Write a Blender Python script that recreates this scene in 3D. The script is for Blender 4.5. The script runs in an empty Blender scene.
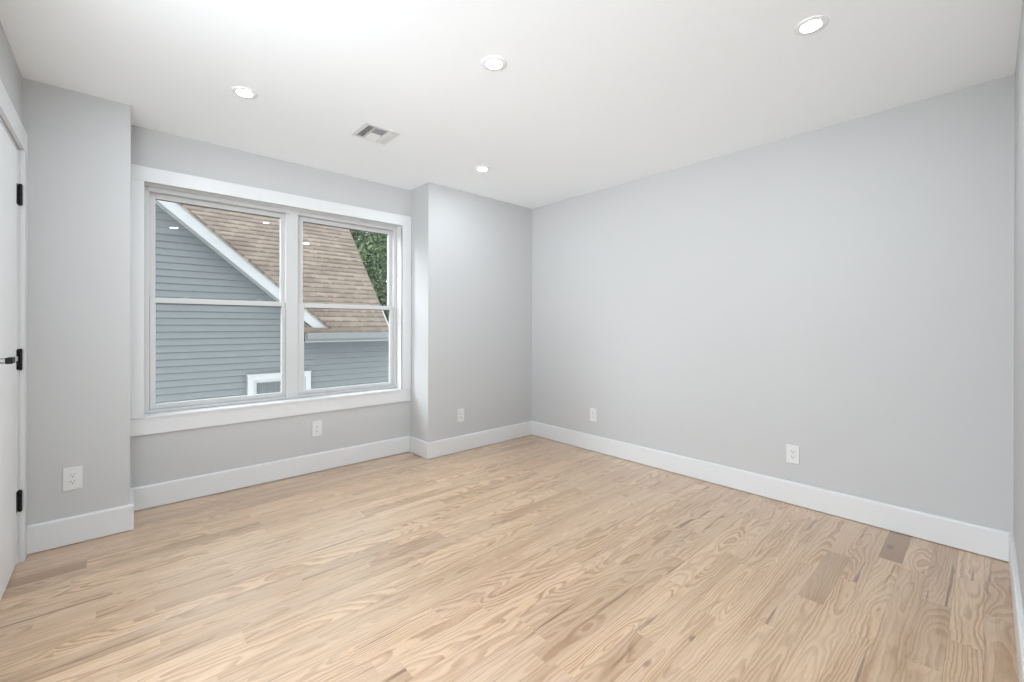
import bpy, bmesh, math, random
import numpy as np
from mathutils import Matrix, Vector

random.seed(11)
SC = bpy.context.scene
COL = SC.collection

# ------------------------------------------------------------------ camera
CAM_H, YAW, PITCH, ROLL = 1.182, 0.7414, -0.00082, 0.00199
cd = bpy.data.cameras.new('camera')
cam = bpy.data.objects.new('camera', cd)
COL.objects.link(cam)
cd.sensor_fit = 'HORIZONTAL'; cd.sensor_width = 36.0
cd.lens = 432.5 * 36.0 / 1024.0
cd.shift_x = -(515.3 - 512.0) / 1024.0
cd.shift_y = -(341.0 - 325.5) / 1024.0
cd.clip_start = 0.01; cd.clip_end = 300
_s, _c = math.sin(YAW), math.cos(YAW)
F = Vector((_s*math.cos(PITCH), _c*math.cos(PITCH), math.sin(PITCH)))
R0 = Vector((_c, -_s, 0)); U0 = R0.cross(F)
RR = R0*math.cos(ROLL) + U0*math.sin(ROLL); UU = -R0*math.sin(ROLL) + U0*math.cos(ROLL)
cam.matrix_world = Matrix(((RR.x, UU.x, -F.x, 0), (RR.y, UU.y, -F.y, 0), (RR.z, UU.z, -F.z, CAM_H), (0, 0, 0, 1)))
SC.camera = cam

# ------------------------------------------------------------------ sky, exposure
SKY = 2.1
GLOW = 12.0
LAMP = 350.0
LOW_FILL = 3.9
w = bpy.data.worlds.new('sky'); SC.world = w; w.use_nodes = True
nt = w.node_tree; nt.nodes.clear()
out = nt.nodes.new('ShaderNodeOutputWorld'); bg = nt.nodes.new('ShaderNodeBackground')
# overcast sky, with an added bright lobe beyond the neighbouring roofs lighting the room
GA, GE = math.radians(140), math.radians(27)          # azimuth from +X, elevation
tc = nt.nodes.new('ShaderNodeTexCoord'); nrm = nt.nodes.new('ShaderNodeVectorMath'); nrm.operation = 'NORMALIZE'
dt = nt.nodes.new('ShaderNodeVectorMath'); dt.operation = 'DOT_PRODUCT'
dt.inputs[1].default_value = (math.cos(GE)*math.cos(GA), math.cos(GE)*math.sin(GA), math.sin(GE))
mx0 = nt.nodes.new('ShaderNodeMath'); mx0.operation = 'MAXIMUM'; mx0.inputs[1].default_value = 0.0
pw = nt.nodes.new('ShaderNodeMath'); pw.operation = 'POWER'; pw.inputs[1].default_value = 12.0
ma = nt.nodes.new('ShaderNodeMath'); ma.operation = 'MULTIPLY_ADD'; ma.inputs[1].default_value = GLOW; ma.inputs[2].default_value = SKY
nt.links.new(tc.outputs['Generated'], nrm.inputs[0]); nt.links.new(nrm.outputs[0], dt.inputs[0])
nt.links.new(dt.outputs['Value'], mx0.inputs[0]); nt.links.new(mx0.outputs[0], pw.inputs[0]); nt.links.new(pw.outputs[0], ma.inputs[0])
bg.inputs['Color'].default_value = (0.92, 0.97, 1.015, 1)
# invented glow below the horizon, added to brighten the ceiling
sz = nt.nodes.new('ShaderNodeSeparateXYZ'); nt.links.new(nrm.outputs[0], sz.inputs[0])
gr = nt.nodes.new('ShaderNodeMapRange'); gr.interpolation_type = 'SMOOTHSTEP'
gr.inputs[1].default_value = 0.05; gr.inputs[2].default_value = -0.10; gr.inputs[3].default_value = 0.0; gr.inputs[4].default_value = LOW_FILL
# (faded out at steep angles so this fill spreads evenly over the ceiling)
g2 = nt.nodes.new('ShaderNodeMapRange'); g2.interpolation_type = 'SMOOTHSTEP'
g2.inputs[1].default_value = -0.58; g2.inputs[2].default_value = -0.30; g2.inputs[3].default_value = 0.0; g2.inputs[4].default_value = 1.0
nt.links.new(sz.outputs[2], g2.inputs[0])
g3 = nt.nodes.new('ShaderNodeMath'); g3.operation = 'MULTIPLY'; nt.links.new(gr.outputs[0], g3.inputs[0]); nt.links.new(g2.outputs[0], g3.inputs[1])
# (and kept to the left, out of the neighbouring window's reflection)
g4 = nt.nodes.new('ShaderNodeMapRange'); g4.interpolation_type = 'SMOOTHSTEP'; nt.links.new(sz.outputs[0], g4.inputs[0])
g4.inputs[1].default_value = 0.22; g4.inputs[2].default_value = -0.2
g5 = nt.nodes.new('ShaderNodeMath'); g5.operation = 'MULTIPLY'; nt.links.new(g3.outputs[0], g5.inputs[0]); nt.links.new(g4.outputs[0], g5.inputs[1])
nt.links.new(sz.outputs[2], gr.inputs[0])
ad = nt.nodes.new('ShaderNodeMath'); ad.operation = 'ADD'
nt.links.new(ma.outputs[0], ad.inputs[0]); nt.links.new(g5.outputs[0], ad.inputs[1])
nt.links.new(ad.outputs[0], bg.inputs['Strength']); nt.links.new(bg.outputs[0], out.inputs[0])
vs = SC.view_settings
vs.view_transform = 'Standard'; vs.look = 'None'; vs.gamma = 1.0; vs.use_curve_mapping = False
vs.exposure = 0.29

# ------------------------------------------------------------------ room measures (metres)
XL, XR = -0.365, 3.294          # left / right wall faces
YF, YN, YW = 3.33, -0.089, 3.650   # far wall face, near wall face, window wall face
XD, XP = 0.047, 2.008           # recess between the two far-wall stretches
CH = 2.44
BT, BH = 0.016, 0.148           # baseboard

# ------------------------------------------------------------------ node helpers
def lin(c):
    return tuple((x/12.92 if x <= 0.04045 else ((x+0.055)/1.055)**2.4) for x in [v/255.0 for v in c]) + (1,)

class NT:
    def __init__(s, name):
        s.m = bpy.data.materials.new(name); s.m.use_nodes = True
        s.t = s.m.node_tree; s.t.nodes.clear()
        s.o = s.t.nodes.new('ShaderNodeOutputMaterial')
    def n(s, kind, **kw):
        nd = s.t.nodes.new('ShaderNode'+kind)
        for k, v in kw.items(): setattr(nd, k, v)
        return nd
    def put(s, sock, v):
        if hasattr(v, 'is_output') or isinstance(v, bpy.types.NodeSocket): s.t.links.new(v, sock)
        else: sock.default_value = v
    def math(s, op, a, b=0.0, c=None, clamp=False):
        nd = s.n('Math', operation=op); nd.use_clamp = clamp
        s.put(nd.inputs[0], a); s.put(nd.inputs[1], b)
        if c is not None: s.put(nd.inputs[2], c)
        return nd.outputs[0]
    def xyz(s, x, y, z):
        nd = s.n('CombineXYZ'); s.put(nd.inputs[0], x); s.put(nd.inputs[1], y); s.put(nd.inputs[2], z); return nd.outputs[0]
    def noise(s, vec, scale=1.0, detail=2.0, rough=0.5):
        nd = s.n('TexNoise'); s.put(nd.inputs['Vector'], vec); nd.inputs['Scale'].default_value = scale
        nd.inputs['Detail'].default_value = detail; nd.inputs['Roughness'].default_value = rough
        return nd.outputs['Fac']
    def ramp(s, v, lo, hi):
        nd = s.n('MapRange'); nd.interpolation_type = 'SMOOTHSTEP'
        s.put(nd.inputs[0], v); nd.inputs[1].default_value = lo; nd.inputs[2].default_value = hi
        return nd.outputs[0]
    def mix(s, f, a, b, blend='MIX'):
        nd = s.n('Mix'); nd.data_type = 'RGBA'; nd.blend_type = blend
        s.put(nd.inputs[0], f); s.put(nd.inputs[6], a); s.put(nd.inputs[7], b)
        return nd.outputs[2]
    def bsdf(s, col, rough=0.5, metal=0.0, spec=0.5, normal=None):
        b = s.n('BsdfPrincipled'); s.put(b.inputs['Base Color'], col); s.put(b.inputs['Roughness'], rough)
        b.inputs['Metallic'].default_value = metal; b.inputs['Specular IOR Level'].default_value = spec
        if normal is not None: s.put(b.inputs['Normal'], normal)
        s.t.links.new(b.outputs[0], s.o.inputs[0]); return b
    def bump(s, h, strength=0.2, dist=0.001):
        b = s.n('Bump'); b.inputs['Strength'].default_value = strength; b.inputs['Distance'].default_value = dist
        s.put(b.inputs['Height'], h); return b.outputs[0]

def paint(name, col, rough=0.6, spec=0.3, bump=0.05, scale=180):
    t = NT(name); co = t.n('TexCoord').outputs['Object']
    nz = t.noise(co, scale, 3)
    big = t.noise(co, 1.3, 2)
    c = t.mix(t.ramp(big, 0.3, 0.7), col, tuple(min(1, x*1.012) for x in col[:3])+(1,))
    t.bsdf(c, rough, 0, spec, t.bump(nz, bump, 0.0006)); return t.m

def plain(name, col, rough=0.5, metal=0.0, spec=0.5):
    t = NT(name); co = t.n('TexCoord').outputs['Object']
    nz = t.noise(co, 60, 2)
    r = t.math('MULTIPLY_ADD', nz, 0.08, rough-0.04)
    t.bsdf(col, r, metal, spec); return t.m

M = {}
M['wall'] = paint('wall_paint', (0.535, 0.537, 0.538, 1), 0.62, 0.25, 0.08, 220)
M['ceil'] = paint('ceiling_paint', (0.92, 0.95, 0.975, 1), 0.8, 0.1, 0.05, 220)
M['trim'] = paint('white_trim_paint', (0.70, 0.705, 0.71, 1), 0.35, 0.4, 0.02, 60)
M['door'] = paint('white_door_paint', (0.78, 0.785, 0.79, 1), 0.42, 0.4, 0.02, 60)
M['vinyl'] = plain('white_vinyl', (0.575, 0.575, 0.575, 1), 0.35)
M['plastic'] = plain('white_plastic', (0.70, 0.70, 0.697, 1), 0.35)
M['slot'] = plain('dark_slot', (0.05, 0.05, 0.05, 1), 0.6)
M['black'] = plain('matte_black_metal', (0.010, 0.010, 0.011, 1), 0.5, 0.0, 0.25)
M['lever'] = plain('brushed_nickel_lever', (0.42, 0.42, 0.42, 1), 0.28, 1.0, 0.5)
M['ventwhite'] = plain('white_enamel', (0.74, 0.74, 0.74, 1), 0.4)
M['ring'] = plain('white_light_trim', (0.86, 0.87, 0.88, 1), 0.5)
M['duct'] = plain('duct_metal', (0.34, 0.34, 0.345, 1), 0.6)
M['extwhite'] = plain('white_aluminium_trim', (0.43, 0.44, 0.445, 1), 0.45)
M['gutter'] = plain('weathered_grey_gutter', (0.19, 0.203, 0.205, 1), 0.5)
M['drip'] = plain('brown_drip_edge', (0.16, 0.13, 0.11, 1), 0.7)
M['shade_strip'] = plain('dark_shade_strip', (0.10, 0.10, 0.10, 1), 0.7)
M['curtain'] = plain('sheer_grey_curtain', (0.085, 0.098, 0.105, 1), 0.9)
M['bark'] = plain('bark', (0.09, 0.065, 0.045, 1), 0.9)

def emis(name, col, strength):
    t = NT(name); e = t.n('Emission'); e.inputs[0].default_value = col; e.inputs[1].default_value = strength
    t.t.links.new(e.outputs[0], t.o.inputs[0]); return t.m
M['lens'] = emis('lamp_lens', (0.90, 1.0, 1.09, 1), LAMP)

def glass(name, ior=1.5, tint=(0.97, 0.98, 0.98, 1)):
    t = NT(name); fr = t.n('Fresnel'); ge = t.n('NewGeometry')
    t.put(fr.inputs[0], t.math('MULTIPLY_ADD', ge.outputs['Backfacing'], 1.0/ior-ior, ior))
    tr = t.n('BsdfTransparent'); tr.inputs[0].default_value = tint
    gl = t.n('BsdfGlossy'); gl.inputs['Roughness'].default_value = 0.0
    mx = t.n('MixShader'); t.t.links.new(fr.outputs[0], mx.inputs[0])
    t.t.links.new(tr.outputs[0], mx.inputs[1]); t.t.links.new(gl.outputs[0], mx.inputs[2])
    t.t.links.new(mx.outputs[0], t.o.inputs[0]); return t.m
M['glass'] = glass('window_glass')

# ---- oak floor: one board = one face, uv in metres along / across the board
def oak():
    t = NT('pale_oak_boards')
    uv = t.n('UVMap', uv_map='board').outputs[0]
    sp = t.n('SeparateXYZ'); t.put(sp.inputs[0], uv); u, v = sp.outputs[0], sp.outputs[1]
    at = t.n('Attribute', attribute_type='GEOMETRY', attribute_name='rnd')
    sc = t.n('SeparateColor'); t.put(sc.inputs[0], at.outputs['Color'])
    r1, r2, r3 = sc.outputs[0], sc.outputs[1], sc.outputs[2]
    seed = t.math('MULTIPLY', t.math('ADD', r3, t.math('MULTIPLY', r2, 7.3)), 61.0)
    # growth rings cut by the board's face
    wob = t.noise(t.xyz(t.math('MULTIPLY', u, 2.2), t.math('MULTIPLY', v, 6.0), seed), 1.0, 2)
    wob2 = t.noise(t.xyz(t.math('MULTIPLY', u, 7.0), t.math('MULTIPLY', v, 22.0), seed), 1.0, 2)
    h0 = t.math('MULTIPLY_ADD', t.math('POWER', r2, 1.5), 0.13, -0.010)
    h1 = t.math('MULTIPLY_ADD', t.math('MULTIPLY', t.math('SUBTRACT', r3, 0.5), 0.16), u, h0)
    hh = t.math('MULTIPLY_ADD', t.math('SUBTRACT', wob, 0.5), 0.085, h1)
    vv = t.math('ADD', v, t.math('MULTIPLY', t.math('SUBTRACT', r3, 0.5), 0.085))
    vv = t.math('MULTIPLY_ADD', t.math('SUBTRACT', wob2, 0.5), 0.016, vv)
    d = t.math('SQRT', t.math('ADD', t.math('MULTIPLY', vv, vv), t.math('MULTIPLY', hh, hh)))
    irr = t.noise(t.xyz(t.math('MULTIPLY', d, 55.0), 0.0, seed), 1.0, 2)
    fuzz = t.noise(t.xyz(t.math('MULTIPLY', u, 26.0), t.math('MULTIPLY', v, 160.0), seed), 1.0, 2)
    dd = t.math('MULTIPLY_ADD', irr, 0.020, t.math('MULTIPLY_ADD', fuzz, 0.0030, d))
    ring = t.math('FRACT', t.math('DIVIDE', dd, 0.0098))
    g = t.math('MULTIPLY', t.ramp(ring, 0.25, 0.80), t.math('SUBTRACT', 1.0, t.ramp(ring, 0.90, 1.0)))
    g = t.math('MULTIPLY', g, t.math('MULTIPLY_ADD', fuzz, 0.9, 0.45))
    # pores and broad tone drift
    pore = t.noise(t.xyz(t.math('MULTIPLY', u, 16.0), t.math('MULTIPLY', v, 420.0), seed), 1.0, 2, 0.6)
    drift = t.noise(t.xyz(t.math('MULTIPLY', u, 1.3), t.math('MULTIPLY', v, 13.0), seed), 1.0, 3)
    streak = t.noise(t.xyz(t.math('MULTIPLY', u, 1.9), t.math('MULTIPLY', v, 38.0), t.math('ADD', seed, 9.1)), 1.0, 2)
    fine = t.noise(t.xyz(t.math('MULTIPLY', u, 5.0), t.math('MULTIPLY', v, 130.0), seed), 1.0, 3, 0.6)
    base = t.mix(r1, OAK_D, OAK_L)
    base = t.mix(t.math('MULTIPLY', t.math('MULTIPLY', t.ramp(drift, 0.35, 0.62), 0.50), t.ramp(r1, 0.0, 0.5)), base, OAK_P)
    base = t.mix(t.math('MULTIPLY', t.ramp(fine, 0.45, 0.75), 0.30), base, OAK_G)
    c = t.mix(t.math('MULTIPLY', g, t.math('MULTIPLY_ADD', t.ramp(drift, 0.36, 0.66), -0.50, 0.78)), base, OAK_G)
    c = t.mix(t.math('MULTIPLY', t.ramp(pore, 0.55, 0.72), 0.30), c, OAK_G)
    c = t.mix(t.math('MULTIPLY', t.ramp(streak, 0.64, 0.73), 0.72), c, OAK_S)
    # knots, now and then
    vo = t.n('TexVoronoi'); vo.feature = 'F1'
    t.put(vo.inputs['Vector'], t.xyz(t.math('MULTIPLY', u, 1.5), t.math('MULTIPLY', v, 3.4), seed)); vo.inputs['Scale'].default_value = 1.0
    kn = t.math('SUBTRACT', 1.0, t.ramp(t.math('MULTIPLY_ADD', t.math('SUBTRACT', wob2, 0.5), 0.06, vo.outputs['Distance']), 0.015, 0.06))
    c = t.mix(t.math('MULTIPLY', kn, 0.7), c, OAK_K)
    # hairline joints
    e = t.math('ABSOLUTE', v)
    jt = t.ramp(e, BW/2-0.0016, BW/2-0.0003)
    c = t.mix(t.math('MULTIPLY', jt, 0.28), c, OAK_K)
    rough = t.math('MULTIPLY_ADD', pore, 0.12, 0.34)
    b = t.bsdf(c, rough, 0, 0.5, t.bump(t.math('SUBTRACT', 1.0, jt), 0.2, 0.0005))
    b.inputs['Coat Weight'].default_value = 1.0; b.inputs['Coat Roughness'].default_value = 0.30
    return t.m
BW = 0.092
OAK_L = (0.655, 0.452, 0.282, 1); OAK_D = (0.28, 0.170, 0.092, 1); OAK_P = (0.67, 0.500, 0.352, 1)
OAK_G = (0.33, 0.185, 0.090, 1); OAK_S = (0.15, 0.080, 0.040, 1); OAK_K = (0.13, 0.075, 0.045, 1)
M['oak'] = oak()

def siding_mat():
    t = NT('blue_grey_vinyl_siding'); co = t.n('TexCoord').outputs['Object']
    mp = t.n('Mapping'); t.put(mp.inputs[0], co); mp.inputs['Scale'].default_value = (1.2, 1, 60)
    nz = t.noise(mp.outputs[0], 3.0, 3)
    c = t.mix(nz, (0.155, 0.173, 0.179, 1), (0.192, 0.212, 0.218, 1))
    t.bsdf(c, 0.55, 0, 0.3); return t.m
M['siding'] = siding_mat()

def shingle_mat():
    t = NT('brown_asphalt_shingles'); uv = t.n('UVMap', uv_map='roof').outputs[0]
    def brick(wd, off, a, b, m=0.0):
        br = t.n('TexBrick'); t.put(br.inputs['Vector'], uv); br.offset = off; br.squash = 1
        br.inputs['Scale'].default_value = 1.0; br.inputs['Brick Width'].default_value = wd
        br.inputs['Row Height'].default_value = EXPO; br.inputs['Mortar Size'].default_value = m
        br.inputs['Color1'].default_value = a; br.inputs['Color2'].default_value = b
        br.inputs['Mortar'].default_value = (0.1, 0.08, 0.07, 1); br.inputs['Bias'].default_value = 0.0
        return br.outputs['Color']
    c = brick(0.27, 0.37, (0.150, 0.116, 0.090, 1), (0.285, 0.230, 0.186, 1))
    c2 = brick(0.41, 0.61, (0.125, 0.098, 0.078, 1), (0.320, 0.262, 0.215, 1))
    c = t.mix(0.5, c, c2)
    sp = t.n('SeparateXYZ'); t.put(sp.inputs[0], uv)
    fr = t.math('FRACT', t.math('DIVIDE', sp.outputs[1], EXPO))
    tab = t.noise(t.xyz(t.math('MULTIPLY', sp.outputs[0], 7.5), t.math('MULTIPLY', t.math('FLOOR', t.math('DIVIDE', sp.outputs[1], EXPO)), 3.7), 0.0), 1.0, 1)
    band = t.math('MULTIPLY', t.math('SUBTRACT', 1.0, t.ramp(fr, 0.28, 0.42)), t.ramp(tab, 0.40, 0.52))
    c = t.mix(t.math('MULTIPLY', band, 0.75), c, (0.095, 0.072, 0.060, 1))
    gr = t.noise(uv, 90, 2, 0.7)
    c = t.mix(t.math('MULTIPLY', gr, 0.35), c, (0.37, 0.32, 0.275, 1))
    t.bsdf(c, 0.95, 0, 0.1); return t.m
EXPO = 0.125
M['shingle'] = shingle_mat()

def leaf_mat():
    t = NT('tree_leaves'); at = t.n('Attribute', attribute_type='GEOMETRY', attribute_name='tone')
    c = t.mix(at.outputs['Fac'], (0.055, 0.105, 0.045, 1), (0.24, 0.34, 0.165, 1))
    b = t.bsdf(c, 0.5, 0, 0.4)
    tl = t.n('BsdfTranslucent'); t.put(tl.inputs[0], c)
    mx = t.n('MixShader'); mx.inputs[0].default_value = 0.3
    t.t.links.new(b.outputs[0], mx.inputs[1]); t.t.links.new(tl.outputs[0], mx.inputs[2]); t.t.links.new(mx.outputs[0], t.o.inputs[0])
    return t.m
M['leaf'] = leaf_mat()

def ground_mat():
    t = NT('side_yard_ground'); co = t.n('TexCoord').outputs['Object']
    n1 = t.noise(co, 0.8, 4); n2 = t.noise(co, 14, 3)
    c = t.mix(t.ramp(n1, 0.35, 0.65), (0.10, 0.14, 0.05, 1), (0.20, 0.17, 0.11, 1))
    c = t.mix(t.math('MULTIPLY', n2, 0.4), c, (0.06, 0.09, 0.03, 1))
    t.bsdf(c, 0.95, 0, 0.1); return t.m
M['ground'] = ground_mat()

# ------------------------------------------------------------------ mesh helpers
def bm_box(bm, x0, x1, y0, y1, z0, z1, bev=0.0, seg=2):
    t = bmesh.new()
    bmesh.ops.create_cube(t, size=1.0)
    for v in t.verts:
        v.co = Vector(((x0+x1)/2 + v.co.x*(x1-x0), (y0+y1)/2 + v.co.y*(y1-y0), (z0+z1)/2 + v.co.z*(z1-z0)))
    if bev > 0:
        bmesh.ops.bevel(t, geom=t.edges[:], offset=bev, segments=seg, affect='EDGES', profile=0.5)
    append(bm, t)

def append(bm, t, mat=None):
    me = bpy.data.meshes.new('tmp'); t.to_mesh(me); t.free()
    if mat is not None: me.transform(mat)
    bm.from_mesh(me); bpy.data.meshes.remove(me)

def bm_cyl(bm, p0, p1, r0, r1=None, n=24, bev=0.0):
    r1 = r0 if r1 is None else r1
    p0, p1 = Vector(p0), Vector(p1); d = p1-p0
    t = bmesh.new()
    bmesh.ops.create_cone(t, cap_ends=True, segments=n, radius1=r0, radius2=r1, depth=d.length)
    if bev > 0:
        ed = [e for e in t.edges if e.calc_face_angle(0) > 0.8]
        bmesh.ops.bevel(t, geom=ed, offset=bev, segments=2, affect='EDGES')
    q = Vector((0, 0, 1)).rotation_difference(d.normalized()).to_matrix().to_4x4()
    append(bm, t, Matrix.Translation((p0+p1)/2) @ q)

def bm_lathe(bm, prof, n=40, centre=(0, 0, 0)):
    rings = []
    for r, z in prof:
        rings.append([bm.verts.new((centre[0]+r*math.cos(2*math.pi*k/n), centre[1]+r*math.sin(2*math.pi*k/n), centre[2]+z)) for k in range(n)])
    for a, b in zip(rings, rings[1:]):
        for k in range(n):
            bm.faces.new((a[k], a[(k+1) % n], b[(k+1) % n], b[k]))
    return rings

def bm_sweep(bm, path, prof):
    """sweep a closed profile (offset to the right of travel, height) along a level path with mitred corners"""
    pts = [Vector((p[0], p[1])) for p in path]
    rows = []
    for i, p in enumerate(pts):
        a = (pts[i]-pts[i-1]).normalized() if i > 0 else None
        b = (pts[i+1]-pts[i]).normalized() if i < len(pts)-1 else None
        na = Vector((a.y, -a.x)) if a else None; nb = Vector((b.y, -b.x)) if b else None
        if na is None: m = nb
        elif nb is None: m = na
        else:
            m = (na+nb); m = m / (1 + na.dot(nb))
        rows.append([bm.verts.new((p.x+m.x*o, p.y+m.y*o, z)) for o, z in prof])
    n = len(prof)
    for a, b in zip(rows, rows[1:]):
        for k in range(n): bm.faces.new((a[k], a[(k+1) % n], b[(k+1) % n], b[k]))
    bm.faces.new(rows[0]); bm.faces.new(list(reversed(rows[-1])))
    bmesh.ops.recalc_face_normals(bm, faces=bm.faces[:])

def obj(name, bm, mat, parent=None, smooth=False):
    me = bpy.data.meshes.new(name)
    bm.to_mesh(me); bm.free()
    me.materials.append(mat)
    if smooth:
        me.polygons.foreach_set('use_smooth', [True]*len(me.polygons))
    o = bpy.data.objects.new(name, me); COL.objects.link(o)
    if parent is not None: o.parent = parent
    return o

def pydata(name, verts, faces, mat, parent=None):
    me = bpy.data.meshes.new(name); me.from_pydata(verts, [], faces); me.materials.append(mat); me.update()
    o = bpy.data.objects.new(name, me); COL.objects.link(o)
    if parent is not None: o.parent = parent
    return o

def boxes(name, lst, mat, parent=None, bev=0.0):
    bm = bmesh.new()
    for b in lst: bm_box(bm, *b, bev=bev)
    return obj(name, bm, mat, parent)

def struct(o):
    o['kind'] = 'structure'; return o

def empty(name, loc=(0, 0, 0), rz=0.0):
    o = bpy.data.objects.new(name, None); COL.objects.link(o)
    o.location = loc; o.rotation_euler = (0, 0, rz); o.empty_display_size = 0.1
    return o

def tag(o, label, cat, group=None):
    o['label'] = label; o['category'] = cat
    if group: o['group'] = group
    return o

def dup(root, loc, rz, label, group=None):
    r = root.copy(); COL.objects.link(r); r.location = loc; r.rotation_euler = (0, 0, rz); r['label'] = label
    if group: r['group'] = group
    def rec(src, dst):
        for ch in list(src.children):
            if ch in made: continue
            c = ch.copy(); made.add(c); COL.objects.link(c); c.parent = dst; rec(ch, c)
    made = set(); rec(root, r)
    return r

# ------------------------------------------------------------------ room shell
OW = (0.117, 1.918, 0.592, 2.095)     # finished window opening x0 x1 z0 z1
WT = 0.20
# floor boards
def build_floor():
    x0, x1, y0, y1 = XL-0.02, XR+0.0, YN-0.0, YW
    rng = random.Random(5)
    V, Fc, UVs, R = [], [], [], []
    def board(a, b, ya, yb, rnd, u0):
        i = len(V); V.extend([(a, ya, 0), (b, ya, 0), (b, yb, 0), (a, yb, 0)]); Fc.append((i, i+1, i+2, i+3))
        hv = BW/2; UVs.extend([(u0, -hv), (u0+b-a, -hv), (u0+b-a, hv), (u0, hv)]); R.append(rnd)
    k0 = math.floor((y0-0.285)/BW)
    special = {0: [(2.865, XR+1, (0.02, 0.65, 0.30))],
               25: [(XL-0.1, -0.02, (0.7, 0.7, 0.42))],
               29: [(-0.117, 0.378, (1.0, 0.95, 0.5))],
               28: [(-0.25, 0.62, (0.50, 0.9, 0.52))],
               27: [(-0.15, 0.62, (0.95, 0.8, 0.45))]}
    y = 0.285 + k0*BW; k = k0
    while y < y1:
        ya, yb = max(y, y0), min(y+BW, y1)
        x = x0 - rng.uniform(0, 0.9)
        cuts = []
        while x < x1:
            L = rng.choice([rng.uniform(0.28, 0.6), rng.uniform(0.5, 1.1), rng.uniform(0.7, 1.35)])
            tone = min(1, max(0, rng.gauss(0.76, 0.20)))
            cuts.append((x, x+L, (tone, rng.random(), rng.random()))); x += L
        for (sa, sb, rn) in special.get(k, []):
            new = []
            for (a, b, r) in cuts:
                if b <= sa or a >= sb: new.append((a, b, r)); continue
                if a < sa: new.append((a, sa, r))
                if b > sb: new.append((sb, b, r))
            new.append((sa, sb, rn)); cuts = new
        for (a, b, r) in cuts:
            a, b = max(a, x0), min(b, x1)
            if b-a > 0.003 and k == 25 and b < 0.3:           # a wide dark joint near the door
                board(a, b, ya+0.012, yb, r, 0.0); board(a, b, ya, ya+0.012, (0.0, 0.2, 0.4), 0.0)
            elif b-a > 0.003: board(a, b, ya, yb, r, rng.uniform(-1, 1))
        y += BW; k += 1
    n = len(V)
    # the slab under the boards
    V.extend([(x0, y0-0.2, 0), (x1+0.2, y0-0.2, 0), (x1+0.2, y1+0.2, 0), (x0, y1+0.2, 0)])
    V2 = [(x0-0.2, y0-0.2, -0.12), (x1+0.2, y0-0.2, -0.12), (x1+0.2, y1+0.2, -0.12), (x0-0.2, y1+0.2, -0.12),
          (x0-0.2, y0-0.2, -0.002), (x1+0.2, y0-0.2, -0.002), (x1+0.2, y1+0.2, -0.002), (x0-0.2, y1+0.2, -0.002)]
    V = V[:n] + V2
    for q in [(0, 3, 2, 1), (4, 5, 6, 7), (0, 1, 5, 4), (1, 2, 6, 5), (2, 3, 7, 6), (3, 0, 4, 7)]:
        Fc.append(tuple(n+i for i in q)); UVs.extend([(0, 0)]*4); R.append((0.5, 0.5, 0.5))
    o = pydata('floor', V, Fc, M['oak'])
    me = o.data
    uvl = me.uv_layers.new(name='board')
    uvl.data.foreach_set('uv', [c for uv in UVs for c in uv])
    a = me.attributes.new('rnd', 'FLOAT_COLOR', 'FACE')
    a.data.foreach_set('color', [c for r in R for c in (*r, 1.0)])
    return struct(o)
build_floor()

struct(boxes('ceiling', [(XL-0.2, XR+0.2, YN-0.2, YW+WT, CH, CH+0.15)], M['ceil']))
struct(boxes('wall_right', [(XR, XR+0.15, YN-0.15, YW+WT, 0, CH)], M['wall']))
struct(boxes('wall_front', [(0.36, XR, YN-0.15, YN, 0, CH)], M['wall']))
DY0, DY1, DZ = 2.40, 3.215, 2.035      # door opening
OY = 2.02                               # unseen corner behind the camera left open up to here, letting fill light in
struct(boxes('wall_left', [(XL-0.15, XL, OY, DY0, 0, CH), (XL-0.15, XL, DY0, DY1+0.02, DZ+0.01, CH), (XL-0.15, XL, DY1+0.02, YF, 0, CH)], M['wall']))
struct(boxes('wall_back', [
    (XL-0.15, XD, YF, YW+WT, 0, CH), (-5.5, XL-0.15, YF, YW+WT, -0.12, 5.2), (XP, XR, YF, YW+WT, 0, CH),  # tall outer stretch at left is unseen, added to block the sky glow
    (XD, XP, YW, YW+WT, 0, OW[2]-0.015), (XD, XP, YW, YW+WT, OW[3]+0.015, CH),
    (XD, OW[0]-0.015, YW, YW+WT, OW[2]-0.015, OW[3]+0.015), (OW[1]+0.015, XP, YW, YW+WT, OW[2]-0.015, OW[3]+0.015)], M['wall']))

# baseboards: flat board with an eased, slightly sloped top edge
BP = [(0, 0.003), (BT-0.001, 0.003), (BT, 0.005), (BT, BH-0.010), (BT-0.002, BH-0.004), (BT-0.006, BH), (0, BH)]
def baseboard(name, path):
    bm = bmesh.new(); bm_sweep(bm, path, BP); return struct(obj(name, bm, M['trim']))
baseboard('baseboard_back', [(XL, YF), (XD, YF), (XD, YW), (XP, YW), (XP, YF), (XR-BT, YF)])
baseboard('baseboard_right', [(XR, YF), (XR, YN)])
baseboard('baseboard_front', [(XR-BT, YN), (0.36, YN)])
baseboard('baseboard_left', [(XL, OY), (XL, DY0-0.115)])

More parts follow.
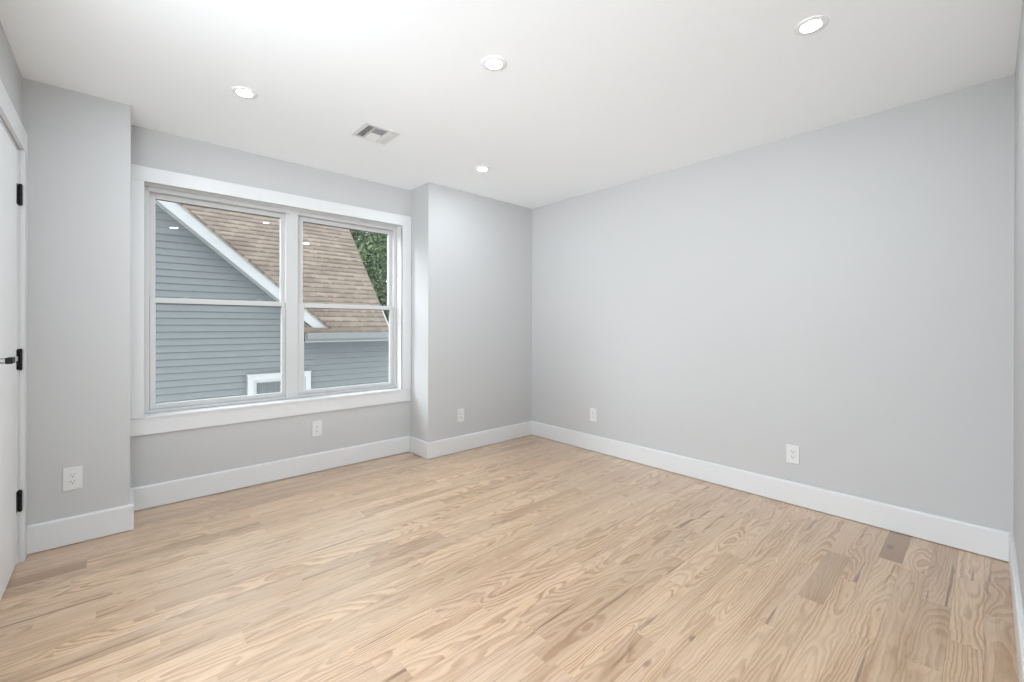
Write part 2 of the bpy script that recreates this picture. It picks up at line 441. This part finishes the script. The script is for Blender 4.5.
# ------------------------------------------------------------------ window trim and the two double-hung windows
CF = YW-0.018                          # casing face
AP = (0.475, 0.585)
struct(boxes('trim_1', [(XD+0.001, XP-0.001, CF, YW, OW[3], OW[3]+0.095),
                 (XD+0.001, OW[0], CF, YW, AP[1], OW[3]), (OW[1], XP-0.001, CF, YW, AP[1], OW[3]),
                 (XD+0.001, XP-0.001, CF+0.004, YW, AP[0], AP[1]-0.0015)], M['trim'], bev=0.002))
FY = 3.742                             # face of the vinyl frames
struct(boxes('trim_2', [(OW[0]-0.014, OW[0], CF+0.001, FY+0.07, OW[2]-0.014, OW[3]+0.014), (OW[1], OW[1]+0.014, CF+0.001, FY+0.07, OW[2]-0.014, OW[3]+0.014),
                 (OW[0], OW[1], CF+0.001, FY+0.07, OW[3], OW[3]+0.014), (OW[0], OW[1], CF-0.004, FY+0.07, OW[2]-0.014, OW[2])], M['trim'], bev=0.001))
struct(boxes('trim_3', [(0.968, 1.058, FY-0.008, FY-0.0005, OW[2]+0.0005, OW[3]-0.0005)], M['vinyl'], bev=0.002))

def ring(bm, x0, x1, z0, z1, wl, wr, wb, wt, ya, yb, bev=0.0025):
    bm_box(bm, x0, x0+wl, ya, yb, z0, z1, bev); bm_box(bm, x1-wr, x1, ya, yb, z0, z1, bev)
    bm_box(bm, x0+wl-0.001, x1-wr+0.001, ya, yb, z0, z0+wb, bev); bm_box(bm, x0+wl-0.001, x1-wr+0.001, ya, yb, z1-wt, z1, bev)

def window(name, x0, x1, gl, gr, rail_top, locks):
    """x0..x1 unit width, gl..gr glass edges"""
    root = empty(name, ((x0+x1)/2, FY, OW[2])); struct(root)
    inv = Matrix.Translation(-root.location)
    def part(nm, bm, mt, par=root):
        bmesh.ops.transform(bm, matrix=inv, verts=bm.verts[:]); return obj(nm, bm, mt, par)
    z0, z1 = OW[2]+0.0005, OW[3]-0.0005
    fw = 0.030
    bm = bmesh.new(); ring(bm, x0, x1, z0, z1, fw, fw, 0.022, 0.030, FY, FY+0.085, 0.003)
    # parting stop between the two sash tracks
    bm_box(bm, x0+fw-0.002, x0+fw+0.006, FY+0.037, FY+0.043, z0+0.02, z1-0.03); bm_box(bm, x1-fw-0.006, x1-fw+0.002, FY+0.037, FY+0.043, z0+0.02, z1-0.03)
    part('window_frame', bm, M['vinyl'])
    sl, sr = x0+fw+0.001, x1-fw-0.001
    yl, yu = FY+0.008, FY+0.044       # sash faces
    rt, rb = rail_top, rail_top-0.038
    bm = bmesh.new(); ring(bm, sl, sr, rb+0.002, z1-0.031, gl-sl, sr-gr, 0.034, 0.034, yu, yu+0.030)
    us = part('upper_sash', bm, M['vinyl'])
    bm = bmesh.new(); bm_box(bm, gl-0.002, gr+0.002, yu+0.010, yu+0.0135, z1-0.070, z1-0.064); part('shade_strip', bm, M['shade_strip'], us)  # dark strip put in for the shade under each sash's top rail
    bm = bmesh.new(); bm_box(bm, gl-0.006, gr+0.006, yu+0.013, yu+0.017, rb+0.03, z1-0.060); part('glass_pane', bm, M['glass'], us)
    bm = bmesh.new(); ring(bm, sl, sr, z0+0.023, rt, gl-sl, sr-gr, 0.034, 0.036, yl, yl+0.030)
    bm_box(bm, sl+0.01, sr-0.01, yl-0.006, yl+0.004, z0+0.034, z0+0.040, 0.001)      # lift lip
    ls = part('lower_sash', bm, M['vinyl'])
    bm = bmesh.new(); bm_box(bm, gl-0.002, gr+0.002, yl+0.010, yl+0.0135, rt-0.041, rt-0.035); part('shade_strip', bm, M['shade_strip'], ls)
    bm = bmesh.new(); bm_box(bm, gl-0.006, gr+0.006, yl+0.013, yl+0.017, z0+0.05, rt-0.03); part('glass_pane', bm, M['glass'], ls)
    for lx in locks:
        bm = bmesh.new(); bm_box(bm, lx-0.026, lx+0.026, yl+0.006, yl+0.028, rt-0.0005, rt+0.005, 0.002)
        bm_cyl(bm, (lx, yl+0.017, rt+0.004), (lx, yl+0.017, rt+0.011), 0.009, n=16)
        bm_box(bm, lx-0.006, lx+0.030, yl+0.009, yl+0.017, rt+0.007, rt+0.011, 0.002)
        part('sash_lock', bm, M['lock'], ls)
    return root
M['lock'] = plain('grey_sash_lock', (0.28, 0.28, 0.275, 1), 0.4)
window('window_1', OW[0]+0.0005, 0.9995, 0.179, 0.942, 1.362, (0.335, 0.79))
window('window_2', 1.0265, OW[1]-0.0005, 1.108, 1.857, 1.357, (1.28, 1.70))
bm = bmesh.new(); bm_cyl(bm, (0.982, FY-0.0095, 2.058), (0.982, FY-0.007, 2.058), 0.005, n=14)
o = struct(obj('trim_4', bm, M['lock']))

# ------------------------------------------------------------------ door with its casing, hinges and lever
CW = 0.112
struct(boxes('trim_5', [(XL, XL+0.018, DY1+0.022, YF-0.001, 0, DZ+0.012), (XL, XL+0.018, DY0-CW, DY0-0.005, 0, DZ+0.012),
                 (XL, XL+0.018, DY0-CW, YF-0.001, DZ+0.012, DZ+0.012+0.105)], M['trim'], bev=0.0015))
struct(boxes('trim_6', [(XL-0.15, XL, DY1+0.004, DY1+0.0215, 0, DZ+0.02), (XL-0.15, XL, DY0-0.018, DY0-0.004, 0, DZ+0.02),
                 (XL-0.15, XL, DY0-0.004, DY1+0.004, DZ+0.004, DZ+0.02)], M['trim'], bev=0.001))
door = struct(empty('door_1', (XL-0.004, DY1, 0)))
def dpart(nm, bm, mt, par=door):
    bmesh.ops.transform(bm, matrix=Matrix.Translation(-door.location), verts=bm.verts[:]); return obj(nm, bm, mt, par)
bm = bmesh.new(); bm_box(bm, XL-0.042, XL-0.004, DY0, DY1, 0.012, DZ, 0.0015); dpart('door_panel', bm, M['door'])
for zc in (1.819, 1.008, 0.312):
    bm = bmesh.new()
    hx, hy = XL+0.0055, DY1+0.002
    for k in range(3):
        bm_cyl(bm, (hx, hy, zc-0.050+k*0.0335), (hx, hy, zc-0.050+k*0.0335+0.0325), 0.0075, n=20, bev=0.0006)
    bm_cyl(bm, (hx, hy, zc-0.053), (hx, hy, zc+0.053), 0.0055, n=16)
    bm_box(bm, XL-0.0045, XL-0.0025, DY1-0.026, DY1+0.001, zc-0.050, zc+0.050, 0.0006)
    bm_box(bm, XL+0.0002, XL+0.0022, DY1+0.002, DY1+0.021, zc-0.050, zc+0.050, 0.0006)
    dpart('hinge', bm, M['black'])
# lever
LZ, LY = 1.046, 2.462
bm = bmesh.new()
bm_cyl(bm, (XL-0.004, LY, LZ), (XL+0.005, LY, LZ), 0.032, n=36, bev=0.001)
bm_cyl(bm, (XL+0.004, LY, LZ), (XL+0.062, LY, LZ), 0.0105, n=20)
bm_box(bm, XL+0.056, XL+0.072, LY-0.012, LY+0.106, LZ-0.010, LZ+0.010, 0.003)
lv = dpart('lever_handle', bm, M['lever'])
bm = bmesh.new()
bm_box(bm, XL+0.0545, XL+0.0735, LY-0.022, LY+0.034, LZ-0.0115, LZ+0.0115, 0.003)
dpart('grip_collar', bm, M['black'], lv)

# ------------------------------------------------------------------ recessed ceiling lights
lt = tag(empty('recessed_light', (0.50, 2.722, CH)),
         'round white recessed ceiling light nearest the left pillar, over the left of the window', 'ceiling light', 'round recessed downlights in the ceiling')
bm = bmesh.new()
rr = bm_lathe(bm, [(0.0610, 0.0), (0.0605, -0.0030), (0.0580, -0.0048), (0.0400, -0.0052), (0.0366, -0.0052)], 48)
bmesh.ops.recalc_face_normals(bm, faces=bm.faces[:])
obj('trim_ring', bm, M['ring'], lt, smooth=True)
bm = bmesh.new(); ring0 = [bm.verts.new((0.0366*math.cos(2*math.pi*k/40), 0.0366*math.sin(2*math.pi*k/40), -0.0054)) for k in range(40)]
bm.faces.new(list(reversed(ring0)))
obj('lamp_lens', bm, M['lens'], lt)
for loc, lab in [((1.327, 1.603), 'round white recessed light at the middle of the ceiling, between the vent and the camera'),
                 ((2.154, 2.746), 'smallest-looking recessed ceiling light, near the far corner right of the vent'),
                 ((2.134, 0.502), 'largest-looking recessed ceiling light, at upper right near the long right wall'),
                 ((0.52, 0.46), 'recessed ceiling light overhead, seen only as the leftmost glint in the left window')]:
    dup(lt, (loc[0], loc[1], CH), 0, lab)

# ------------------------------------------------------------------ ceiling vent: four-way register
vt = tag(empty('ceiling_vent', (1.245, 2.724, CH)), 'square white four-way air vent in the ceiling in front of the window', 'vent')
VS = 0.118
bm = bmesh.new()
for b in [(-VS, VS, -VS, -VS+0.026), (-VS, VS, VS-0.026, VS), (-VS, -VS+0.026, -VS+0.026, VS-0.026), (VS-0.026, VS, -VS+0.026, VS-0.026)]:
    bm_box(bm, b[0], b[1], b[2], b[3], -0.0035, 0.0, 0.001)
for b in [(-0.048, -0.038, -VS+0.026, VS-0.026), (0.038, 0.048, -VS+0.026, VS-0.026), (-0.038, 0.038, -0.006, 0.006)]:
    bm_box(bm, b[0], b[1], b[2], b[3], -0.0033, -0.0005, 0.001)
obj('face_frame', bm, M['ventwhite'], vt)
bm = bmesh.new(); I = VS-0.024
bm_box(bm, -I, I, -I, I, -0.0004, 0.0); obj('duct_opening', bm, M['duct'], vt)
def blade(x0, y0, x1, y1, tilt):
    """thin louvre running (x0,y0)-(x1,y1); tilt = horizontal travel of its lower edge"""
    bm = bmesh.new()
    a, b = Vector((x0, y0, -0.0008)), Vector((x1, y1, -0.0008)); d = Vector((tilt[0], tilt[1], -0.0085)); th = Vector((0, 0, 0.0008))
    q = [a, b, b+d, a+d]; vs_ = [bm.verts.new(p) for p in q] + [bm.verts.new(p-th) for p in q]
    for f in [(0, 1, 2, 3), (7, 6, 5, 4), (0, 4, 5, 1), (1, 5, 6, 2), (2, 6, 7, 3), (3, 7, 4, 0)]: bm.faces.new([vs_[i] for i in f])
    bmesh.ops.recalc_face_normals(bm, faces=bm.faces[:])
    obj('louvre', bm, M['ventwhite'], vt)
for k in range(4): blade(-0.089+k*0.0118, -I, -0.089+k*0.0118, I, (-0.007, 0))
for k in range(3): blade(0.050+k*0.0155, -I, 0.050+k*0.0155, I, (0.0085, 0))
for k in range(5): blade(-0.037, -0.086+k*0.0168, 0.037, -0.086+k*0.0168, (0, -0.009))
for k in range(5): blade(-0.037, 0.009+k*0.0172, 0.037, 0.009+k*0.0172, (0, 0.0105))

# ------------------------------------------------------------------ wall outlets
ot = tag(empty('wall_outlet', (-0.184, YF, 0.352)), 'white duplex outlet on the narrow grey wall beside the white door', 'outlet', 'white wall outlets above the baseboard')
bm = bmesh.new(); bm_box(bm, -0.0375, 0.0375, -0.006, 0, -0.061, 0.061, 0.0022)
bm_box(bm, -0.0175, 0.0175, -0.0072, -0.005, -0.0345, 0.0345, 0.0008)
obj('face_plate', bm, M['plastic'], ot)
for zc in (0.0175, -0.0175):
    bm = bmesh.new(); bm_box(bm, -0.0145, 0.0145, -0.0088, -0.006, zc-0.0140, zc+0.0140, 0.0012)
    rc = obj('receptacle', bm, M['plastic'], ot)
    bm = bmesh.new()
    bm_box(bm, -0.0078, -0.0056, -0.0092, -0.0086, zc-0.001, zc+0.0085); bm_box(bm, 0.0056, 0.0078, -0.0092, -0.0086, zc, zc+0.0075)
    bm_cyl(bm, (0, -0.0086, zc-0.0068), (0, -0.0092, zc-0.0068), 0.0030, n=14)
    obj('slots', bm, M['slot'], rc)
for loc, rz, lab in [((1.175, YW, 0.346), 0, 'white duplex outlet on the grey wall under the window'),
                     ((2.357, YF, 0.338), 0, 'white duplex outlet between the window recess and the far corner'),
                     ((XR, 2.505, 0.340), -math.pi/2, 'white duplex outlet on the long right wall, the farther one near the corner'),
                     ((XR, 0.870, 0.331), -math.pi/2, 'white duplex outlet on the long right wall, the nearer one toward the right')]:
    dup(ot, loc, rz, lab)

# ------------------------------------------------------------------ neighbouring house outside
HD = 8.1                                # its wall face
house = tag(empty('neighbour_house', (0.0, HD, -3.0)), 'grey-blue sided house with brown shingle roof and white gable trim outside the window', 'house')
HB = house.location.copy()
def hpart(nm, bm, mt, par=house):
    bmesh.ops.transform(bm, matrix=Matrix.Translation(-HB), verts=bm.verts[:]); return obj(nm, bm, mt, par)
SL = 0.86; ZS = 3.25; PX = -1.0         # gable slope: soffit line z = ZS - SL*x right of the peak
def zsoff(x): return ZS - SL*x if x >= PX else ZS - SL*(2*PX-x)
def xright(z): return (ZS-z)/SL
WX0, WX1, EZ = -5.0, 5.6, 0.93
TA, MY, MZ = 1.10, 7.77, 1.05           # main roof: z = MZ + TA*(y-MY)
RX1 = 3.863
bm = bmesh.new()
CO = 0.1016; zb = -3.0; k = 0
while zb < ZS - SL*PX:
    zt = zb+CO
    if zt <= 1.0: xa, xb, xc, xd = WX0, WX1, WX1, WX0
    else:
        rb_, rt_ = min(xright(zb), 2.75), min(xright(zt), 2.75)
        xa, xb, xc, xd = max(WX0, 2*PX-rb_), rb_, max(rt_, PX), max(WX0, min(PX, 2*PX-rt_))
    segs = [(xa, xb, xc, xd, 0.0)]
    xs = {40: 0.72, 41: 0.72, 38: 1.35, 36: 0.2, 35: 0.2, 33: 3.0, 30: 2.7}.get(k)
    if xs and xs < xc-0.1: segs = [(xa, xs, xs, xd, 0.0), (xs, xb, xc, xs, 0.0025)]
    for (a, b, c, d, off) in segs:
        yb_, yt_ = HD-0.022-off, HD+0.002-off
        zl = zb+CO*0.15
        p = [bm.verts.new(q) for q in [(a, yt_, zb), (b, yt_, zb), (b, yb_, zl), (a, yb_, zl), (c, yt_, zt), (d, yt_, zt)]]
        bm.faces.new((p[0], p[1], p[2], p[3])); bm.faces.new((p[3], p[2], p[4], p[5]))
        if off:
            e = bm.verts.new((a, HD, zl)); f = bm.verts.new((a, HD, zt)); bm.faces.new((e, p[3], p[5], f))
    zb = zt; k += 1
bmesh.ops.recalc_face_normals(bm, faces=bm.faces[:])
hpart('siding', bm, M['siding'])
# body of the house behind the siding
bm = bmesh.new(); HBK = 14.6
bm_box(bm, WX0, WX1, HD, HBK, -3.0, EZ)
q = [(WX0, HD+0.002, EZ), (PX, HD+0.002, ZS-SL*PX), (xright(EZ), HD+0.002, EZ)]
f1 = [bm.verts.new(p) for p in q]; f2 = [bm.verts.new((p[0], HD+2.5, p[2])) for p in q]
bm.faces.new(f1); bm.faces.new(list(reversed(f2)))
for i in range(3): bm.faces.new((f1[i], f2[i], f2[(i+1) % 3], f1[(i+1) % 3]))
RYZ = (MY+HBK+0.33)/2; RZZ = MZ+TA*(RYZ-MY)
q = [(RX1-0.1, HD, EZ), (RX1-0.1, RYZ, RZZ-0.3), (RX1-0.1, HBK, EZ)]; g = [bm.verts.new(p) for p in q]; bm.faces.new(g)
q = [(WX0, HD, EZ), (WX0, RYZ, RZZ-0.3), (WX0, HBK, EZ)]; g = [bm.verts.new(p) for p in q]; bm.faces.new(g)
hpart('house_body', bm, M['siding'])

def roof_slab(name, p0, p1, up, L, expo=EXPO, thick=0.10, mat='shingle'):
    """shingled slope: p0-p1 eave edge, unit vector `up` the slope, stepped courses"""
    p0, p1, up = Vector(p0), Vector(p1), Vector(up).normalized()
    ax = (p1-p0).normalized(); nrm = ax.cross(up).normalized()
    if nrm.z < 0: nrm = -nrm
    W = (p1-p0).length
    bm = bmesh.new(); uvd = {}
    def v(u, s, h):
        q = bm.verts.new(p0+ax*u+up*s+nrm*h); uvd[q] = (u, s); return q
    s = 0.0
    while s < L:
        e = min(s+expo, L)
        a, b = v(0, s, 0.0), v(W, s, 0.0); c, d = v(W, s+0.0005, 0.011), v(0, s+0.0005, 0.011)
        f, g = v(W, e, 0.001), v(0, e, 0.001)
        bm.faces.new((a, b, c, d)); bm.faces.new((d, c, f, g)); s = e
    lo = [v(0, 0, 0), v(W, 0, 0), v(W, L, 0), v(0, L, 0)]; hi = [v(0, 0, -thick), v(W, 0, -thick), v(W, L, -thick), v(0, L, -thick)]
    bm.faces.new(hi)
    for i in range(4): bm.faces.new((lo[i], lo[(i+1) % 4], hi[(i+1) % 4], hi[i]))
    bmesh.ops.recalc_face_normals(bm, faces=bm.faces[:])
    ul = bm.loops.layers.uv.new('roof')
    for fa in bm.faces:
        for lp in fa.loops: lp[ul].uv = uvd[lp.vert]
    return hpart(name, bm, M[mat])
ML = (RYZ-MY)*math.sqrt(1+TA*TA)
roof_slab('main_roof', (2.30, MY, MZ), (RX1-0.012, MY, MZ), (0, 1, TA), ML)
roof_slab('main_roof', (WX0-0.2, MY+0.5, MZ+TA*0.5), (2.30, MY+0.5, MZ+TA*0.5), (0, 1, TA), ML-0.5*math.sqrt(1+TA*TA))
roof_slab('main_roof', (RX1-0.012, 2*RYZ-MY, MZ), (WX0-0.2, 2*RYZ-MY, MZ), (0, -1, TA), ML)
# skirt strip of roof above the gutter
roof_slab('skirt_roof', (2.29, 7.70, 1.046), (WX1+0.2, 7.70, 1.046), (0, 1, 0.20), 0.38, 0.12, 0.02)
# white rake board along the right end of the main roof
def slanted(bm, y0, y1, x0, x1, off_lo, off_hi):
    q = []
    for x in (x0, x1):
        for (y, o_) in [(y0, off_lo), (y0, off_hi), (y1, off_hi), (y1, off_lo)]:
            q.append(bm.verts.new((x, y, MZ+TA*(y-MY)+o_)))
    for f in [(0, 1, 2, 3), (7, 6, 5, 4), (0, 4, 5, 1), (1, 5, 6, 2), (2, 6, 7, 3), (3, 7, 4, 0)]: bm.faces.new([q[i] for i in f])
bm = bmesh.new(); slanted(bm, MY, MY+0.42, RX1-0.012, RX1+0.014, -0.16, 0.012)
bmesh.ops.recalc_face_normals(bm, faces=bm.faces[:]); hpart('rake_board', bm, M['extwhite'])
bm = bmesh.new(); slanted(bm, MY+0.42, RYZ, RX1-0.012, RX1+0.012, -0.10, 0.010)
bmesh.ops.recalc_face_normals(bm, faces=bm.faces[:]); hpart('drip_edge', bm, M['drip'])
# gable overhang: soffit, rake board with its drip edge, shingled slopes
GY = 7.84; TH = 0.224
XE = 2.76
def gable(bm, x0, x1, y0, y1, lo, hi, cut=None):
    q = []
    for (x, y) in [(x0, y0), (x1, y0), (x1, y1), (x0, y1)]:
        q.append((x, y, zsoff(x)+lo)); q.append((x, y, zsoff(x)+hi))
    vv = [bm.verts.new(p) for p in q]
    for f in [(0, 1, 3, 2), (2, 3, 5, 4), (4, 5, 7, 6), (6, 7, 1, 0), (1, 7, 5, 3), (0, 2, 4, 6)]: bm.faces.new([vv[i] for i in f])
bm = bmesh.new(); gable(bm, PX, XE, GY, GY+0.022, 0.0, TH-0.02); gable(bm, PX, 2*PX-XE, GY, GY+0.022, 0.0, TH-0.02)
bmesh.ops.recalc_face_normals(bm, faces=bm.faces[:]); hpart('rake_board', bm, M['extwhite'])
bm = bmesh.new(); gable(bm, PX, XE, GY-0.014, GY+0.03, TH-0.045, TH); gable(bm, PX, 2*PX-XE, GY-0.014, GY+0.03, TH-0.045, TH)
bmesh.ops.recalc_face_normals(bm, faces=bm.faces[:]); hpart('drip_edge', bm, M['extwhite'])
bm = bmesh.new(); gable(bm, PX, XE, GY+0.022, HD+0.01, 0.0, 0.02); gable(bm, PX, 2*PX-XE, GY+0.022, HD+0.01, 0.0, 0.02)
bmesh.ops.recalc_face_normals(bm, faces=bm.faces[:]); hpart('soffit', bm, M['extwhite'])
for sgn in (1, -1):
    xe = XE if sgn > 0 else 2*PX-XE
    ze = zsoff(XE)+TH
    roof_slab('gable_roof', (xe, GY-0.02, ze+0.005), (xe, GY+2.4, ze+0.005), (-sgn, 0, SL), (XE-PX)*math.sqrt(1+SL*SL), EXPO, 0.03)
# eave: gutter, fascia, soffit
bm = bmesh.new(); GX0, GX1 = 2.30, WX1+0.19
prof = [(7.70, 0.925), (7.70, 1.040), (7.695, 1.040), (7.695, 0.93), (7.63, 0.915), (7.605, 0.955), (7.60, 1.028), (7.612, 1.040), (7.600, 1.044), (7.592, 1.030), (7.597, 0.95), (7.627, 0.905), (7.70, 0.905)]
a = [bm.verts.new((GX0, y, z)) for y, z in prof]; b = [bm.verts.new((GX1, y, z)) for y, z in prof]
for i in range(len(prof)): j = (i+1) % len(prof); bm.faces.new((a[i], a[j], b[j], b[i]))
for xx in (GX0, GX1):
    bm.faces.new([bm.verts.new((xx, y, z)) for y, z in [(7.70, 0.905), (7.70, 1.04), (7.60, 1.04), (7.592, 1.03), (7.597, 0.95), (7.627, 0.905)]])
bmesh.ops.recalc_face_normals(bm, faces=bm.faces[:]); hpart('gutter', bm, M['gutter'])
bm = bmesh.new(); bm_box(bm, GX0, WX1+0.2, 7.70, 7.72, 0.885, 1.045); hpart('fascia', bm, M['extwhite'])
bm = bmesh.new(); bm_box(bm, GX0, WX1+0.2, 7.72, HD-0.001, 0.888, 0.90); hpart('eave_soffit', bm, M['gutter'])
# its window: flat white casing, vinyl sash, sheer curtain behind the pane
hx0, hx1, hz1, hz0 = 1.520, 2.478, 0.362, -1.05
hw = bmesh.new()
def rng_h(bm, x0, x1, z0, z1, wd, ya, yb): ring(bm, x0, x1, z0, z1, wd, wd, wd, wd, ya, yb, 0.004)
rng_h(hw, hx0, hx1, hz0, hz1, 0.085, HD-0.100, HD-0.005)
bm_box(hw, hx0-0.012, hx1+0.012, HD-0.112, HD-0.002, hz1-0.004, hz1+0.016, 0.003)
hwin = hpart('window', hw, M['extwhite'])
bm = bmesh.new(); rng_h(bm, hx0+0.085, hx1-0.085, hz0+0.085, hz1-0.085, 0.045, HD-0.062, HD-0.015); hpart('sash', bm, M['extwhite'], hwin)
bm = bmesh.new(); bm_box(bm, hx0+0.12, hx1-0.12, HD-0.040, HD-0.037, hz0+0.12, hz1-0.12); hpart('pane', bm, M['glass'], hwin)
bm = bmesh.new(); N = 90; xs_ = np.linspace(hx0+0.11, hx1-0.11, N)
row = [[bm.verts.new((x, HD-0.028-0.008*math.sin(x*70+1.5*math.sin(x*9)), z)) for x in xs_] for z in (hz0+0.1, hz1-0.1)]
for i in range(N-1): bm.faces.new((row[0][i], row[0][i+1], row[1][i+1], row[1][i]))
hpart('curtain', bm, M['curtain'], hwin)

# ------------------------------------------------------------------ tree and ground beyond
tr = tag(empty('leafy_tree', (7.6, 18.6, -3.0)), 'dense green leafy tree behind the right edge of the shingle roof outside', 'tree')
TB = tr.location
bm = bmesh.new()
bm_cyl(bm, (0, 0, 0), (0.1, 0.05, 2.6), 0.26, 0.20, 14); bm_cyl(bm, (0.1, 0.05, 2.5), (0.0, 0.2, 9.5), 0.20, 0.06, 12)
rg = random.Random(4)
for i in range(9):
    a = i*2.4; z = 2.3+i*0.75
    bm_cyl(bm, (0.08, 0.06, z), (2.4*math.cos(a), 2.4*math.sin(a), z+1.3), 0.09, 0.025, 8)
obj('trunk', bm, M['bark'], tr)
g = np.random.default_rng(8)
blobs = []
for i in range(190):
    d = g.normal(size=3); d /= np.linalg.norm(d); r = g.uniform(0.35, 1.0)**0.5
    blobs.append((d*np.array([3.5, 2.7, 4.3])*r*0.95 + np.array([0, 0, 7.2]), g.uniform(0.6, 1.1)))
NL = 80000
Vv = np.zeros((NL*4, 3)); tone = np.zeros(NL)
for i in range(NL):
    c, rad = blobs[g.integers(len(blobs))]
    d = g.normal(size=3); d /= np.linalg.norm(d)
    p = c + d*rad*g.uniform(0.55, 1.0)
    n = d*0.7 + g.normal(size=3)*0.6 + np.array([0, 0, 0.4]); n /= np.linalg.norm(n)
    t1 = np.cross(n, g.normal(size=3)); t1 /= np.linalg.norm(t1); t2 = np.cross(n, t1)
    L = g.uniform(0.09, 0.18); W2 = L*0.36
    Vv[i*4:i*4+4] = [p-t1*L*0.6, p+t2*W2, p+t1*L*0.6, p-t2*W2]
    tone[i] = np.clip(g.normal(0.45, 0.22), 0, 1)
o = pydata('foliage', Vv.tolist(), [(4*i, 4*i+1, 4*i+2, 4*i+3) for i in range(NL)], M['leaf'], tr)
at = o.data.attributes.new('tone', 'FLOAT', 'FACE'); at.data.foreach_set('value', tone.tolist())

bm = bmesh.new(); bm_box(bm, -40, 40, 3.9, 60, -3.2, -3.0); struct(obj('ground', bm, M['ground']))
